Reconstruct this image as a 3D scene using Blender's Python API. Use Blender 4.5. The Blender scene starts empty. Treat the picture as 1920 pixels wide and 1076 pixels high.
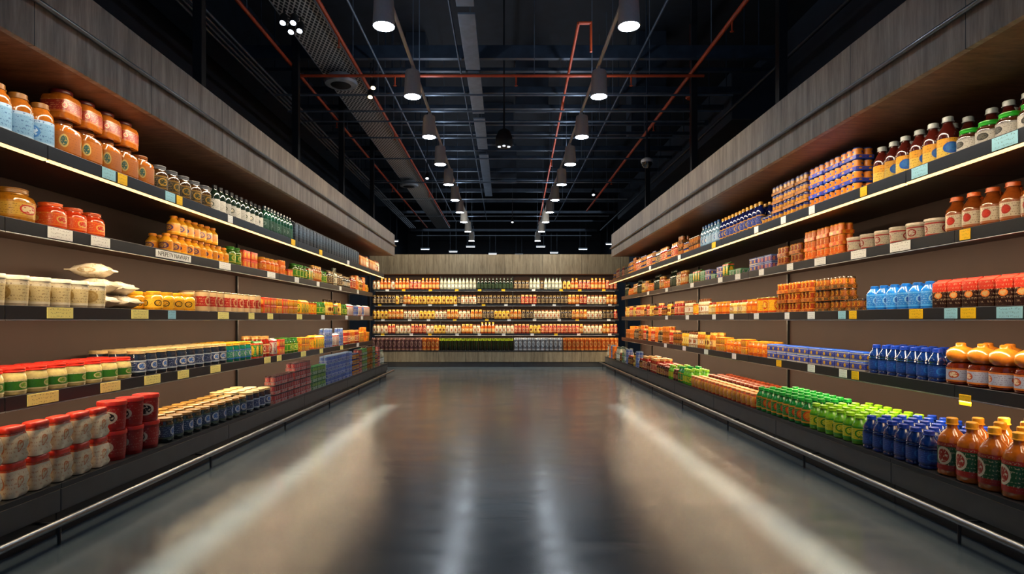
import bpy, bmesh, math, random
from mathutils import Vector, Matrix, noise
random.seed(7)
scene = bpy.context.scene
COL = scene.collection
scene.view_settings.view_transform = 'Standard'

# ---------------------------------------------------------------- helpers
def C(h, k=1.0):
    h = h.lstrip('#')
    out = []
    for i in (0, 2, 4):
        c = int(h[i:i+2], 16) / 255.0
        c = c/12.92 if c <= 0.04045 else ((c+0.055)/1.055)**2.4
        out.append(min(1, c*k))
    return (*out, 1.0)
def CP(h):
    """printed / plastic colours: slightly desaturated"""
    c = C(h); l = .3*c[0]+.55*c[1]+.15*c[2]
    return tuple(x*.96+l*.04 for x in c[:3])+(1.0,)

def newmat(name):
    m = bpy.data.materials.new(name); m.use_nodes = True
    nt = m.node_tree
    return m, nt, nt.nodes['Principled BSDF']

def setin(nt, sock, v):
    if isinstance(v, bpy.types.NodeSocket): nt.links.new(v, sock)
    else: sock.default_value = v

def mth(nt, op, a, b=None, c=None):
    n = nt.nodes.new('ShaderNodeMath'); n.operation = op
    setin(nt, n.inputs[0], a)
    if b is not None: setin(nt, n.inputs[1], b)
    if c is not None: setin(nt, n.inputs[2], c)
    return n.outputs[0]

def mix(nt, f, a, b, bt='MIX'):
    n = nt.nodes.new('ShaderNodeMix'); n.data_type = 'RGBA'; n.blend_type = bt
    setin(nt, n.inputs[0], f); setin(nt, n.inputs[6], a); setin(nt, n.inputs[7], b)
    return n.outputs[2]

def comb(nt, x, y, z):
    n = nt.nodes.new('ShaderNodeCombineXYZ')
    for i, v in enumerate((x, y, z)): setin(nt, n.inputs[i], v)
    return n.outputs[0]

def noisetex(nt, vec, scale, detail=2, rough=.5, dist=0):
    n = nt.nodes.new('ShaderNodeTexNoise')
    if vec is not None: nt.links.new(vec, n.inputs['Vector'])
    n.inputs['Scale'].default_value = scale; n.inputs['Detail'].default_value = detail
    n.inputs['Roughness'].default_value = rough; n.inputs['Distortion'].default_value = dist
    return n.outputs['Fac']

def objcoord(nt, which='Object'):
    n = nt.nodes.new('ShaderNodeTexCoord'); return n.outputs[which]

def mapping(nt, vec, sc):
    n = nt.nodes.new('ShaderNodeMapping'); nt.links.new(vec, n.inputs[0]); n.inputs['Scale'].default_value = sc
    return n.outputs[0]

def ramp(nt, f, stops):
    n = nt.nodes.new('ShaderNodeValToRGB'); nt.links.new(f, n.inputs[0])
    e = n.color_ramp.elements
    while len(e) < len(stops): e.new(0.5)
    for i, (p, c) in enumerate(stops): e[i].position = p; e[i].color = c
    return n.outputs[0]

def vary(nt, col, lo=.72, hi=1.12):
    r = nt.nodes.new('ShaderNodeObjectInfo').outputs['Random']
    v = mth(nt, 'MULTIPLY_ADD', r, hi-lo, lo)
    return mix(nt, 1.0, col, comb(nt, v, v, v), 'MULTIPLY')

MC = {}
def pm(col, rough=.4, metal=0, coat=0, var=.12, name=None, nscale=40):
    key = (col, rough, metal, coat, var, nscale)
    if key in MC: return MC[key]
    m, nt, b = newmat(name or 'plain_'+col.strip('#'))
    c = C(col) if name else CP(col)
    t = noisetex(nt, objcoord(nt), nscale, 3)
    dark = tuple(x*(1-var*1.6) for x in c[:3])+(1,)
    lite = tuple(min(1, x*(1+var)) for x in c[:3])+(1,)
    o = ramp(nt, t, [(.3, dark), (.7, lite)])
    if not name: o = vary(nt, o)
    nt.links.new(o, b.inputs['Base Color'])
    b.inputs['Roughness'].default_value = rough; b.inputs['Metallic'].default_value = metal
    b.inputs['Coat Weight'].default_value = coat; b.inputs['Coat Roughness'].default_value = .08
    MC[key] = m; return m

LC = {}
def lm(base, band='#ffffff', emb='#c02020', txt='#222222', rep=3, asp=1.2, R=.3, lo=.12, hi=.88, oval=1.0, inner=None, rough=.3):
    key = (base, band, emb, txt, rep, asp, R, lo, hi, oval, inner)
    if key in LC: return LC[key]
    m, nt, b = newmat('printed_label_'+base.strip('#'))
    uv = objcoord(nt, 'UV')
    s = nt.nodes.new('ShaderNodeSeparateXYZ'); nt.links.new(uv, s.inputs[0])
    u, v = s.outputs[0], s.outputs[1]
    ur = mth(nt, 'MULTIPLY', u, float(rep))
    fu = mth(nt, 'SUBTRACT', mth(nt, 'FRACT', ur), .5)
    px = mth(nt, 'MULTIPLY', fu, asp); qy = mth(nt, 'MULTIPLY', mth(nt, 'SUBTRACT', v, .52), oval)
    d = mth(nt, 'SQRT', mth(nt, 'ADD', mth(nt, 'MULTIPLY', px, px), mth(nt, 'MULTIPLY', qy, qy)))
    out = mth(nt, 'LESS_THAN', d, R); inn = mth(nt, 'LESS_THAN', d, R*.74)
    bandm = mth(nt, 'ADD', mth(nt, 'LESS_THAN', v, lo), mth(nt, 'GREATER_THAN', v, hi))
    col = mix(nt, bandm, CP(base), CP(band))
    rows = mth(nt, 'LESS_THAN', mth(nt, 'ABSOLUTE', mth(nt, 'SUBTRACT', mth(nt, 'FRACT', mth(nt, 'MULTIPLY', v, 7.0)), .5)), .25)
    nz = noisetex(nt, comb(nt, mth(nt, 'MULTIPLY', ur, 13.0), mth(nt, 'MULTIPLY', v, 7.0), 0.0), 1.6, 2)
    tx = mth(nt, 'MULTIPLY', rows, mth(nt, 'GREATER_THAN', nz, .56))
    tx = mth(nt, 'MULTIPLY', tx, mth(nt, 'GREATER_THAN', v, .1))
    col = mix(nt, mth(nt, 'MULTIPLY', tx, .75), col, CP(txt))
    col = mix(nt, out, col, CP(emb))
    col = mix(nt, inn, col, CP(inner or '#dcd0b8'))
    nz2 = noisetex(nt, comb(nt, mth(nt, 'MULTIPLY', ur, 9.0), mth(nt, 'MULTIPLY', v, 6.0), 3.0), 1.7, 1)
    tx2 = mth(nt, 'MULTIPLY', inn, mth(nt, 'GREATER_THAN', nz2, .58))
    col = mix(nt, tx2, col, CP(emb))
    nt.links.new(vary(nt, col), b.inputs['Base Color'])
    b.inputs['Roughness'].default_value = rough
    LC[key] = m; return m

class Geo:
    def __init__(s): s.v = []; s.f = []; s.uv = []
def loft(rings, seg=24, box=False, jit=0, seed=0, cap=(True, True)):
    g = Geo(); z0 = min(r[2] for r in rings); z1 = max(r[2] for r in rings); H = max(1e-6, z1-z0)
    for (rx, ry, z, n) in rings:
        for j in range(seg):
            a = 2*math.pi*(j/seg-.5)
            sx, cx = math.sin(a), math.cos(a)
            x = rx*math.copysign(abs(sx)**(2/n), sx); y = -ry*math.copysign(abs(cx)**(2/n), cx)
            if jit:
                q = noise.noise(Vector((x*14+seed, y*14, z*12)))*jit + noise.noise(Vector((x*34+seed, y*34, z*40)))*jit*.5
                x *= 1+q*3; y *= 1+q*6
            g.v.append((x, y, z))
    for i in range(len(rings)-1):
        for j in range(seg):
            k = (j+1) % seg
            f = (i*seg+j, i*seg+k, (i+1)*seg+k, (i+1)*seg+j)
            g.f.append(f)
            if box:
                cxm = sum(g.v[t][0] for t in f)/4; cym = sum(g.v[t][1] for t in f)/4
                rx = max(rings[i][0], 1e-5); ry = max(rings[i][1], 1e-5)
                fr = abs(cym/ry) >= abs(cxm/rx)
                for t, ri in zip(f, (i, i, i+1, i+1)):
                    x, y, z = g.v[t]; a, b_ = max(rings[ri][0], 1e-5), max(rings[ri][1], 1e-5)
                    uu = (x/a+1)/2 if fr else (y/b_+1)/2
                    g.uv.append((uu, (z-z0)/H))
            else:
                for t, (jj, ri) in zip(f, ((j, i), (j+1, i), (j+1, i+1), (j, i+1))):
                    g.uv.append((jj/seg, (rings[ri][2]-z0)/H))
    if cap[0]:
        g.f.append(tuple(reversed(range(seg)))); g.uv += [(.05, .03)]*seg
    if cap[1]:
        b0 = (len(rings)-1)*seg
        g.f.append(tuple(b0+j for j in range(seg))); g.uv += [(.05, .97)]*seg
    return g
def shift(g, dx=0, dy=0, dz=0):
    h = Geo(); h.v = [(x+dx, y+dy, z+dz) for x, y, z in g.v]; h.f = g.f; h.uv = g.uv; return h
def merge(gs):
    r = Geo()
    for g in gs:
        o = len(r.v); r.v += g.v; r.f += [tuple(i+o for i in f) for f in g.f]; r.uv += g.uv
    return r
def mk(name, parts, sharp=38):
    r = Geo(); mi = []
    for i, (g, m) in enumerate(parts):
        o = len(r.v); r.v += g.v; r.f += [tuple(k+o for k in f) for f in g.f]; r.uv += g.uv; mi += [i]*len(g.f)
    me = bpy.data.meshes.new(name); me.from_pydata(r.v, [], r.f)
    ul = me.uv_layers.new(name='UVMap'); flat = [c for t in r.uv for c in t]; ul.data.foreach_set('uv', flat)
    for g, m in parts: me.materials.append(m)
    me.polygons.foreach_set('material_index', mi)
    me.polygons.foreach_set('use_smooth', [True]*len(r.f))
    me.update(); me.set_sharp_from_angle(angle=math.radians(sharp))
    return me

def link(o, parent=None, **kw):
    COL.objects.link(o)
    if parent is not None: o.parent = parent
    for k, v in kw.items(): o[k] = v
    return o
def empty(name, loc, **kw):
    o = bpy.data.objects.new(name, None); o.location = loc; o.empty_display_size = .1
    return link(o, None, **kw)

def boxmesh(name, size, mat, bev=.004):
    bm = bmesh.new(); bmesh.ops.create_cube(bm, size=1)
    for v in bm.verts: v.co = Vector((v.co.x*size[0], v.co.y*size[1], v.co.z*size[2]))
    if bev and min(size) > bev*2.2:
        bmesh.ops.bevel(bm, geom=bm.edges[:], offset=bev, segments=2, affect='EDGES', profile=.5)
    me = bpy.data.meshes.new(name); bm.to_mesh(me); bm.free(); me.materials.append(mat); return me
def box(name, a, b, mat, parent=None, bev=.004, **kw):
    c = [(a[i]+b[i])/2 for i in range(3)]; s = [abs(b[i]-a[i]) for i in range(3)]
    o = bpy.data.objects.new(name, boxmesh(name, s, mat, bev))
    if parent is not None: o.location = Vector(c)-parent.location
    else: o.location = c
    return link(o, parent, **kw)
def tubegeo(p0, p1, r, seg=12):
    p0 = Vector(p0); p1 = Vector(p1); d = p1-p0; L = d.length
    g = loft([(r, r, 0, 2), (r, r, L, 2)], seg)
    q = d.to_track_quat('Z', 'Y')
    g.v = [tuple(q @ Vector(v)+p0) for v in g.v]; return g
def tube(name, p0, p1, r, mat, parent=None, seg=12, **kw):
    p0 = Vector(p0); p1 = Vector(p1); mid = (p0+p1)/2
    g = tubegeo(p0-mid, p1-mid, r, seg)
    o = bpy.data.objects.new(name, mk(name, [(g, mat)]))
    o.location = mid-(parent.location if parent is not None else Vector())
    return link(o, parent, **kw)
def geoobj(name, g, mat, loc, parent=None, **kw):
    o = bpy.data.objects.new(name, mk(name, [(g, mat)]))
    o.location = Vector(loc)-(parent.location if parent is not None else Vector())
    return link(o, parent, **kw)
def rnd(*p): return [(q[0], q[0], q[1], 2) for q in p]

# ---------------------------------------------------------------- setting materials
def wood_mat(name, c1, c2, c3, axis, panel=.62, seam=True):
    m, nt, b = newmat(name)
    oc = nt.nodes.new('ShaderNodeNewGeometry').outputs['Position']
    sp = nt.nodes.new('ShaderNodeSeparateXYZ'); nt.links.new(oc, sp.inputs[0])
    al = sp.outputs[axis]
    pn = mth(nt, 'FLOOR', mth(nt, 'DIVIDE', al, panel))
    v = comb(nt, mth(nt, 'MULTIPLY', sp.outputs[0], 3.0 if axis == 1 else 12.0), mth(nt, 'MULTIPLY', sp.outputs[1], 12.0 if axis == 1 else 3.0), mth(nt, 'ADD', mth(nt, 'MULTIPLY', sp.outputs[2], 1.0), mth(nt, 'MULTIPLY', pn, 7.3)))
    n1 = noisetex(nt, v, 1.3, 5, .65)
    n2 = noisetex(nt, v, 7.0, 3, .6)
    f = mth(nt, 'ADD', mth(nt, 'MULTIPLY', n1, .7), mth(nt, 'MULTIPLY', n2, .3))
    col = ramp(nt, f, [(.34, C(c1)), (.5, C(c2)), (.66, C(c3))])
    w = nt.nodes.new('ShaderNodeTexWhiteNoise'); w.noise_dimensions = '1D'; nt.links.new(pn, w.inputs['W'])
    vv = mth(nt, 'ADD', mth(nt, 'MULTIPLY', w.outputs[0], .25), .83)
    col = mix(nt, 1.0, col, comb(nt, vv, vv, vv), 'MULTIPLY')
    if seam:
        fr = mth(nt, 'FRACT', mth(nt, 'DIVIDE', al, panel*2))
        col = mix(nt, mth(nt, 'LESS_THAN', fr, .006), col, C('#1a1512'))
    nt.links.new(col, b.inputs['Base Color']); b.inputs['Roughness'].default_value = .45
    return m
M_WOOD = wood_mat('grey_oak_veneer', '#75675a', '#9a8976', '#b8a690', 1)
M_WOODB = wood_mat('grey_oak_veneer_cross', '#7c7058', '#a4967a', '#bcae90', 0)
M_SOFF = wood_mat('brown_soffit_veneer', '#55361f', '#785238', '#90694a', 1, seam=False)
M_BACK = pm('#2b150c', .75, name='brown_back_panel', var=.08, nscale=3)
M_DARK = pm('#1b1d20', .4, .2, name='charcoal_powder_coat', var=.06)
M_SHELF = pm('#35221a', .45, .1, name='brown_grey_shelf', var=.08, nscale=6)
M_RAILP = pm('#22272d', .35, .2, name='price_rail_plastic', var=.05)
M_BASE = pm('#4a4c4e', .4, .3, name='base_plinth_metal', var=.08, nscale=5)
M_CHROME = pm('#85898d', .28, 1, name='brushed_steel', var=.05)
M_BLACK = pm('#0e1116', .6, name='black_paint', var=.2, nscale=8)
M_NAVY = pm('#2a3644', .5, .1, name='dark_blue_steel', var=.2, nscale=6)
M_PIPEG = pm('#626c78', .4, .2, name='grey_conduit', var=.15, nscale=6)
M_PIPEL = pm('#a0a8b0', .4, .2, name='light_grey_metal', var=.15, nscale=8)
M_RED = pm('#b8441c', .45, name='orange_red_pipe_paint', var=.12, nscale=6)
M_LAMP = pm('#b9bec2', .35, name='lamp_housing_grey', var=.04)

def emis(name, col, s):
    m, nt, b = newmat(name)
    t = noisetex(nt, objcoord(nt), 8, 1)
    nt.links.new(ramp(nt, t, [(0, C(col, .96)), (1, C(col))]), b.inputs['Emission Color'])
    b.inputs['Base Color'].default_value = C(col)
    b.inputs['Emission Strength'].default_value = s
    return m
M_LED = emis('warm_led_strip', '#ffd090', 4)
M_LEDT = emis('bright_led_strip', '#ffcf8a', 1.8)
M_DISC = emis('cool_lamp_disc', '#e8f4ff', 60)
M_DISCF = emis('far_lamp_disc', '#e0eeff', 5)
M_DISCW = emis('warm_lamp_disc', '#ffd890', 14)

# floor
m, nt, b = newmat('polished_concrete')
pos = nt.nodes.new('ShaderNodeNewGeometry').outputs['Position']
n1 = noisetex(nt, pos, .6, 4, .5, .8)
n2 = noisetex(nt, mapping(nt, pos, (.6, 1.7, 1)), 1.8, 2.5, .45, 1.2)
col = ramp(nt, n1, [(.3, C('#333f49')), (.5, C('#3b4751')), (.72, C('#454f56'))])
nt.links.new(col, b.inputs['Base Color'])
rg = ramp(nt, n2, [(.3, (.18, .18, .18, 1)), (.7, (.25, .25, .25, 1))])
nt.links.new(rg, b.inputs['Roughness'])
bp = nt.nodes.new('ShaderNodeBump'); bp.inputs['Strength'].default_value = .16; bp.inputs['Distance'].default_value = .012
nt.links.new(n2, bp.inputs['Height']); nt.links.new(bp.outputs[0], b.inputs['Normal'])
b.inputs['Specular IOR Level'].default_value = .95
M_FLOOR = m
M_WALL = pm('#2c343f', .7, name='dark_wall_paint', var=.15, nscale=1.5)
M_CEIL = pm('#10141b', .8, name='black_ceiling_spray', var=.35, nscale=4)

# ---------------------------------------------------------------- room shell
YB = 34.0; XW = 5.6; ZC = 7.2
box('floor', (-XW, -1, -.1), (XW, YB, 0), M_FLOOR, bev=0, kind='structure')
box('ceiling', (-XW, -1, ZC), (XW, YB, ZC+.1), M_CEIL, bev=0, kind='structure')
box('wall_left', (-XW-.1, -1, -.1), (-XW, YB, ZC+.1), M_WALL, bev=0, kind='structure')
box('wall_right', (XW, -1, -.1), (XW+.1, YB, ZC+.1), M_WALL, bev=0, kind='structure')
box('wall_back', (-XW-.1, YB, -.1), (XW+.1, YB+.1, ZC+.1), M_WALL, bev=0, kind='structure')

# ---------------------------------------------------------------- shelving
SIDE = {
 'L': dict(s=-1, back=4.15, e={1: (3.2, 2.62), 2: (3.5, 2.12), 3: (3.5, 1.5), 4: (3.5, .855)}, base=(3.1, .353), rail=(2.98, .14), fas=(2.98, 3.24, 3.82, 3.52), joints=[1.5, 4.1, 9.1, 14.1, 15.6], fend=16.0),
 'R': dict(s=1, back=4.3, e={1: (3.3, 2.62), 2: (3.7, 2.13), 3: (3.7, 1.5), 4: (3.7, .865)}, base=(3.17, .365), rail=(3.05, .155), fas=(2.93, 3.22, 3.83, 3.45), joints=[1.5, 4.8, 8.86, 12.92, 17.0, 18.4], fend=16.0),
}
for sd, D in SIDE.items():
    s = D['s']; J = D['joints']; rx, rz = D['rail']
    for k in range(len(J)-1):
        a, c = J[k]+.003, J[k+1]-.003
        P = empty('display_shelving', (s*D['back'], (a+c)/2, 0), label='charcoal supermarket wall shelving with brown back panel and lit shelves', category='shelving')
        box('back_panel', (s*D['back'], a, .02), (s*(D['back']+.04), c, 3.2), M_BACK, P)
        for lv, (x, z) in D['e'].items():
            S = box('shelf', (s*x, a, z+.06), (s*(D['back']-.002), c, z+.095), M_SHELF, P)
            loc = S.location+P.location
            def ch(nm, p, q, mt, **kw):
                o = box(nm, p, q, mt, None, .003, **kw); o.parent = S; o.location = o.location-loc
            ch('price_rail', (s*(x-.012), a, z+.005), (s*(x-.0005), c, z+.105), M_RAILP)
            if lv == 1:
                ch('light_strip', (s*(x-.016), a+.01, z-.012), (s*(x+.012), c-.01, z+.004), M_LEDT, label='bright warm glowing LED strip')
            else:
                ch('light_strip', (s*(x+.03), a+.02, z+.045), (s*(x+.055), c-.02, z+.058), M_LED, label='warm glowing LED strip')
                ch('metal_edge', (s*(x-.016), a, z-.004), (s*(x+.004), c, z+.003), M_CHROME, label='thin bright steel edge')
        bx, bz = D['base']
        box('base_deck', (s*bx, a, bz-.03), (s*(D['back']-.002), c, bz), M_DARK, P)
        h = (a+c)/2
        for (u, v) in ((a, h-.004), (h+.004, c)):
            box('front_panel', (s*(bx-.004), u, .165), (s*(bx+.02), v, bz-.032), M_BASE, P)
        box('toe_kick', (s*(bx+.03), a, 0), (s*(bx+.06), c, .164), M_DARK, P)
        box('lip_trim', (s*(bx-.008), a, bz-.03), (s*(bx-.0045), c, bz+.006), M_RAILP, P, 0)
        box('upright_post', (s*(D['back']-.035), c-.03, bz+.001), (s*(D['back']-.001), c, 3.19), M_DARK, P)
    fx, fz0, fz1, ft = D['fas']; y0, y1 = 1.5, D['fend']
    P = empty('wood_canopy', (s*fx, (y0+y1)/2, fz0), label='long grey oak veneer canopy above the shelving', category='canopy')
    box('fascia_panel', (s*fx, y0, fz0), (s*(fx+.05), y1, fz1), M_WOOD, P)
    box('soffit_panel', (s*(fx+.051), y0, fz0+.01), (s*(D['back']+.05), y1, fz0+.05), M_SOFF, P)
    box('top_board', (s*(fx+.051), y0, fz1-.05), (s*(D['back']+.3), y1, fz1-.01), M_BLACK, P)
    box('end_panel', (s*(fx+.051), y1-.04, fz0+.051), (s*(D['back']+.3), y1, fz1-.051), M_WOOD, P)
    tube('steel_tube', (s*(fx-.03), y0, ft), (s*(fx-.03), y1, ft), .018, M_CHROME, P)
    for i in range(8):
        yy = y0+.5+i*1.9
        tube('tube_bracket', (s*(fx-.03), yy, ft), (s*(fx+.001), yy, ft), .008, M_CHROME, P, 8)
    ye = J[-1]
    P = empty('guard_rail', (s*rx, (1.5+ye)/2, 0), label='low brushed steel trolley guard rail along the shelving base', category='rail')
    tube('steel_tube', (s*rx, 1.5, rz), (s*rx, ye+.25, rz), .026, M_CHROME, P, 16)
    yy = 1.9
    while yy < ye:
        tube('post', (s*rx, yy, 0), (s*rx, yy, rz), .011, M_DARK, P, 8)
        box('bracket', (s*rx, yy-.012, rz-.012), (s*(bx+.029), yy+.012, rz+.004), M_DARK, P, .002)
        yy += 2.03

# back unit
BY = 19.0
BL = {1: 2.43, 2: 1.95, 3: 1.47, 4: 1.0}; BB = .52
bj = [-4.3, -2.1, .31, 1.9, 3.72]
for k in range(4):
    a, c = bj[k]+.003, bj[k+1]-.003
    P = empty('display_shelving', ((a+c)/2, BY+.6, 0), label='end-wall supermarket shelving with grey plinth and lit shelves', category='shelving')
    box('back_panel', (a, BY+.6, .02), (c, BY+.64, 2.96), M_BACK, P)
    for lv, z in BL.items():
        S = box('shelf', (a, BY, z+.03), (c, BY+.598, z+.06), M_SHELF, P)
        loc = S.location+P.location
        for nm, p, q, mt in (('price_rail', (a, BY-.012, z), (c, BY-.001, z+.07), M_RAILP), ('light_strip', (a+.02, BY+.03, z+.015), (c-.02, BY+.055, z+.028), M_LED)):
            o = box(nm, p, q, mt, None, .002); o.parent = S; o.location = o.location-loc
    box('base_deck', (a, BY-.2, BB-.03), (c, BY+.598, BB), M_DARK, P)
    box('plinth_panel', (a, BY-.19, .16), (c, BY-.15, BB-.032), M_WOODB, P)
    box('kick_plate', (a, BY-.15, 0), (c, BY-.11, .158), M_BASE, P)
    box('upright_post', (c-.03, BY+.56, BB+.001), (c, BY+.599, 2.955), M_DARK, P)
P = empty('wood_canopy', (-.3, BY-.1, 2.97), label='grey oak veneer canopy over the end-wall shelving', category='canopy')
box('fascia_panel', (-4.3, BY-.25, 2.97), (4.0, BY-.2, 3.6), M_WOODB, P)
box('soffit_panel', (-4.3, BY-.199, 2.98), (4.0, BY+.7, 3.02), M_SOFF, P)
box('top_board', (-4.3, BY-.199, 3.55), (4.0, BY+.7, 3.59), M_BLACK, P)
for x in (-4.36, 3.95):
    box('support_post', (x-.04, BY-.1, 0), (x+.04, BY-.02, 2.968), M_DARK, label='dark steel post holding the wood canopy', category='post', group='canopy posts')

# ---------------------------------------------------------------- products
KINDS = {}
def K(key, name, parts, w, d, h, sq=False):
    near = [(pn, mk(name+'_'+pn, [(g, mt)])) for pn, g, mt in parts]
    far = mk(name+'_small', [(g, mt) for pn, g, mt in parts])
    KINDS[key] = dict(name=name, near=near, far=far, w=w, d=d, h=h, sq=sq)

def jar(key, name, r, h, body, lid, label, n=2, lidr=.82, lh=.16, llo=.16, lhi=.62):
    t = h-lh*h
    bd = loft([(r*.88, r*.88, 0, n), (r*.97, r*.97, h*.02, n), (r, r, h*.06, n), (r, r, t*.8, n), (r*.94, r*.94, t*.9, n), (r*(lidr-.04), r*(lidr-.04), t*.98, 2), (r*(lidr-.05), r*(lidr-.05), t+.004, 2)], 28)
    q = r*lidr
    ld = loft(rnd((q*.96, t+.002), (q, t+.006), (q, t+.012), (q*.97, t+.014), (q*.97, h-.012), (q*1.0, h-.009), (q*.99, h-.003), (q*.9, h)), 28)
    lb = loft([(r*1.012, r*1.012, h*llo, n), (r*1.012, r*1.012, h*lhi, n)], 28, cap=(False, False))
    K(key, name, [('body', bd, pm(body, .12, 0, .7)), ('lid', ld, pm(lid, .3)), ('label', lb, label)], 2*r*1.02, 2*r*1.02, h, n > 2.3)

def bottle(key, name, r, h, body, cap, label, neck=.36, sh=.62, n=2, llo=.12, lhi=.5, ribs=False, capr=1.15, rough=.12):
    nr = r*neck
    rings = [(r*.86, r*.86, 0, n), (r*.98, r*.98, h*.02, n), (r, r, h*.05, n)]
    if ribs:
        k = 9
        for i in range(k):
            z = h*(.07+(sh-.07)*i/k)
            rings += [(r, r, z, n), (r*.93, r*.93, z+h*(sh-.07)/k*.5, n)]
    rings += [(r, r, h*sh*.95, n), (r*.93, r*.93, h*(sh+.06), 2), (r*.7, r*.7, h*(sh+.14), 2), (nr*1.15, nr*1.15, h*(sh+.2), 2), (nr, nr, h*(sh+.23), 2), (nr, nr, h*.9, 2)]
    bd = loft(rings, 24)
    q = nr*capr
    cp = loft(rnd((q*1.12, h*.88), (q*1.12, h*.895), (q, h*.9), (q, h*.985), (q*.85, h)), 18)
    parts = [('body', bd, pm(body, rough, 0, .6)), ('cap', cp, pm(cap, .3))]
    if label:
        parts.append(('label', loft([(r*1.015, r*1.015, h*llo, n), (r*1.015, r*1.015, h*lhi, n)], 24, cap=(False, False)), label))
    K(key, name, parts, 2*r*1.03, 2*r*1.03, h, n > 2.3)

def bulb(key, name, r, h, body, cap, label):
    bd = loft(rnd((r*.85, 0), (r, h*.04), (r, h*.42), (r*.9, h*.5), (r*.62, h*.54)), 28)
    z0 = h*.53
    cp = loft(rnd((r*.55, z0), (r*.8, z0+h*.03), (r*.99, z0+h*.1), (r*1.04, z0+h*.18), (r*.98, z0+h*.27), (r*.72, z0+h*.35), (r*.4, z0+h*.385), (r*.36, h*.93), (r*.36, h*.985), (r*.28, h)), 28)
    lb = loft(rnd((r*1.015, h*.08), (r*1.015, h*.4)), 28, cap=(False, False))
    K(key, name, [('body', bd, pm(body, .15, 0, .5)), ('cap', cp, pm(cap, .2, 0, .5)), ('label', lb, label)], r*2.1, r*2.1, h)

def can(key, name, r, h, rim, label):
    bd = loft(rnd((r*.95, 0), (r, .004), (r, .012), (r*.97, .014), (r*.97, h-.014), (r, h-.012), (r, h-.004), (r*.96, h), (r*.93, h-.006)), 24)
    lb = loft(rnd((r*.985, .016), (r*.985, h-.016)), 24, cap=(False, False))
    K(key, name, [('body', bd, pm(rim, .25, .6)), ('label', lb, label)], 2*r*1.02, 2*r*1.02, h)

def tub(key, name, r, h, body, lid, label):
    bd = loft(rnd((r*.84, 0), (r*.86, .004), (r*.95, h*.84), (r*.95, h*.87)), 26)
    ld = loft(rnd((r*.98, h*.86), (r, h*.87), (r, h*.97), (r*.97, h), (r*.9, h*.99), (r*.88, h*.975)), 26)
    lb = loft(rnd((r*.885, h*.12), (r*.96, h*.78)), 26, cap=(False, False))
    K(key, name, [('body', bd, pm(body, .35)), ('lid', ld, pm(lid, .3)), ('label', lb, label)], 2*r*1.02, 2*r*1.02, h)

def carton(key, name, w, d, h, top, label):
    a, c = w/2, d/2; n = 14
    bd = loft([(a*.97, c*.97, 0, n), (a, c, .004, n), (a, c, h*.86, n), (a*.995, c*.99, h*.87, n)], 32, box=True)
    tp = loft([(a*.995, c*.99, h*.871, n), (a*.99, c*.6, h*.93, n), (a*.99, c*.12, h*.965, n), (a*.99, c*.1, h, n)], 32, box=True)
    K(key, name, [('box_body', bd, label), ('folded_top', tp, pm(top, .4))], w*1.01, d*1.01, h, True)

def flatbox(key, name, w, d, h, label, top):
    a, c = w/2, d/2; n = 16
    bd = loft([(a*.985, c*.985, 0, n), (a, c, .003, n), (a, c, h-.012, n)], 32, box=True)
    ld = loft([(a*1.01, c*1.01, h-.0125, n), (a*1.01, c*1.01, h-.002, n), (a*.99, c*.99, h, n)], 32, box=True)
    K(key, name, [('box_body', bd, label), ('lid', ld, pm(top, .35))], w*1.03, d*1.03, h, True)

def pack(key, name, w, d, h, tray, canlab, rim, nx=3, ny=2):
    r = min(w/nx, d/ny)/2*.96; gs = []; ls = []
    for i in range(nx):
        for j in range(ny):
            x = (i+.5)*w/nx-w/2; y = (j+.5)*d/ny-d/2
            gs.append(shift(loft(rnd((r*.94, .006), (r, .01), (r, h-.01), (r*.92, h), (r*.88, h-.004)), 14), x, y))
            ls.append(shift(loft(rnd((r*1.01, h*.3), (r*1.01, h*.9)), 14, cap=(False, False)), x, y))
    tr = loft([(w/2, d/2, 0, 14), (w/2*1.01, d/2*1.01, h*.34, 14), (w/2*.985, d/2*.985, h*.34, 14), (w/2*.98, d/2*.98, .005, 14)], 32, box=True)
    K(key, name, [('tray', tr, tray), ('cans', merge(gs), pm(rim, .25, 0, .4)), ('label', merge(ls), canlab)], w*1.04, d*1.04, h, True)

def pouch(key, name, w, d, h, label, seal, st=.84):
    a, c = w/2, d/2
    bd = loft([(a*.86, c*.8, 0, 4), (a*.95, c*.97, h*.03, 4), (a*.99, c, h*.15, 4), (a*.95, c*.97, h*.3, 4), (a*1.0, c, h*.45, 4), (a*.96, c*.95, h*.6, 4), (a*.98, c*.9, h*.72, 4), (a*.93, c*.8, h*(st-.02), 4), (a*.9, c*.75, h*st, 4)], 32, jit=.05, seed=len(KINDS), box=True)
    sl = loft([(a*.95, c*.82, h*(st-.01), 4), (a*.99, c*.88, h*(st+.03), 4), (a*.98, c*.86, h*.95, 4), (a*.92, c*.78, h*.99, 4), (a*.86, c*.7, h, 4)], 32, box=True, jit=.02)
    K(key, name, [('bag_body', bd, label), ('sealed_top', sl, pm(seal, .3))], w*1.1, d*1.14, h, True)

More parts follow.
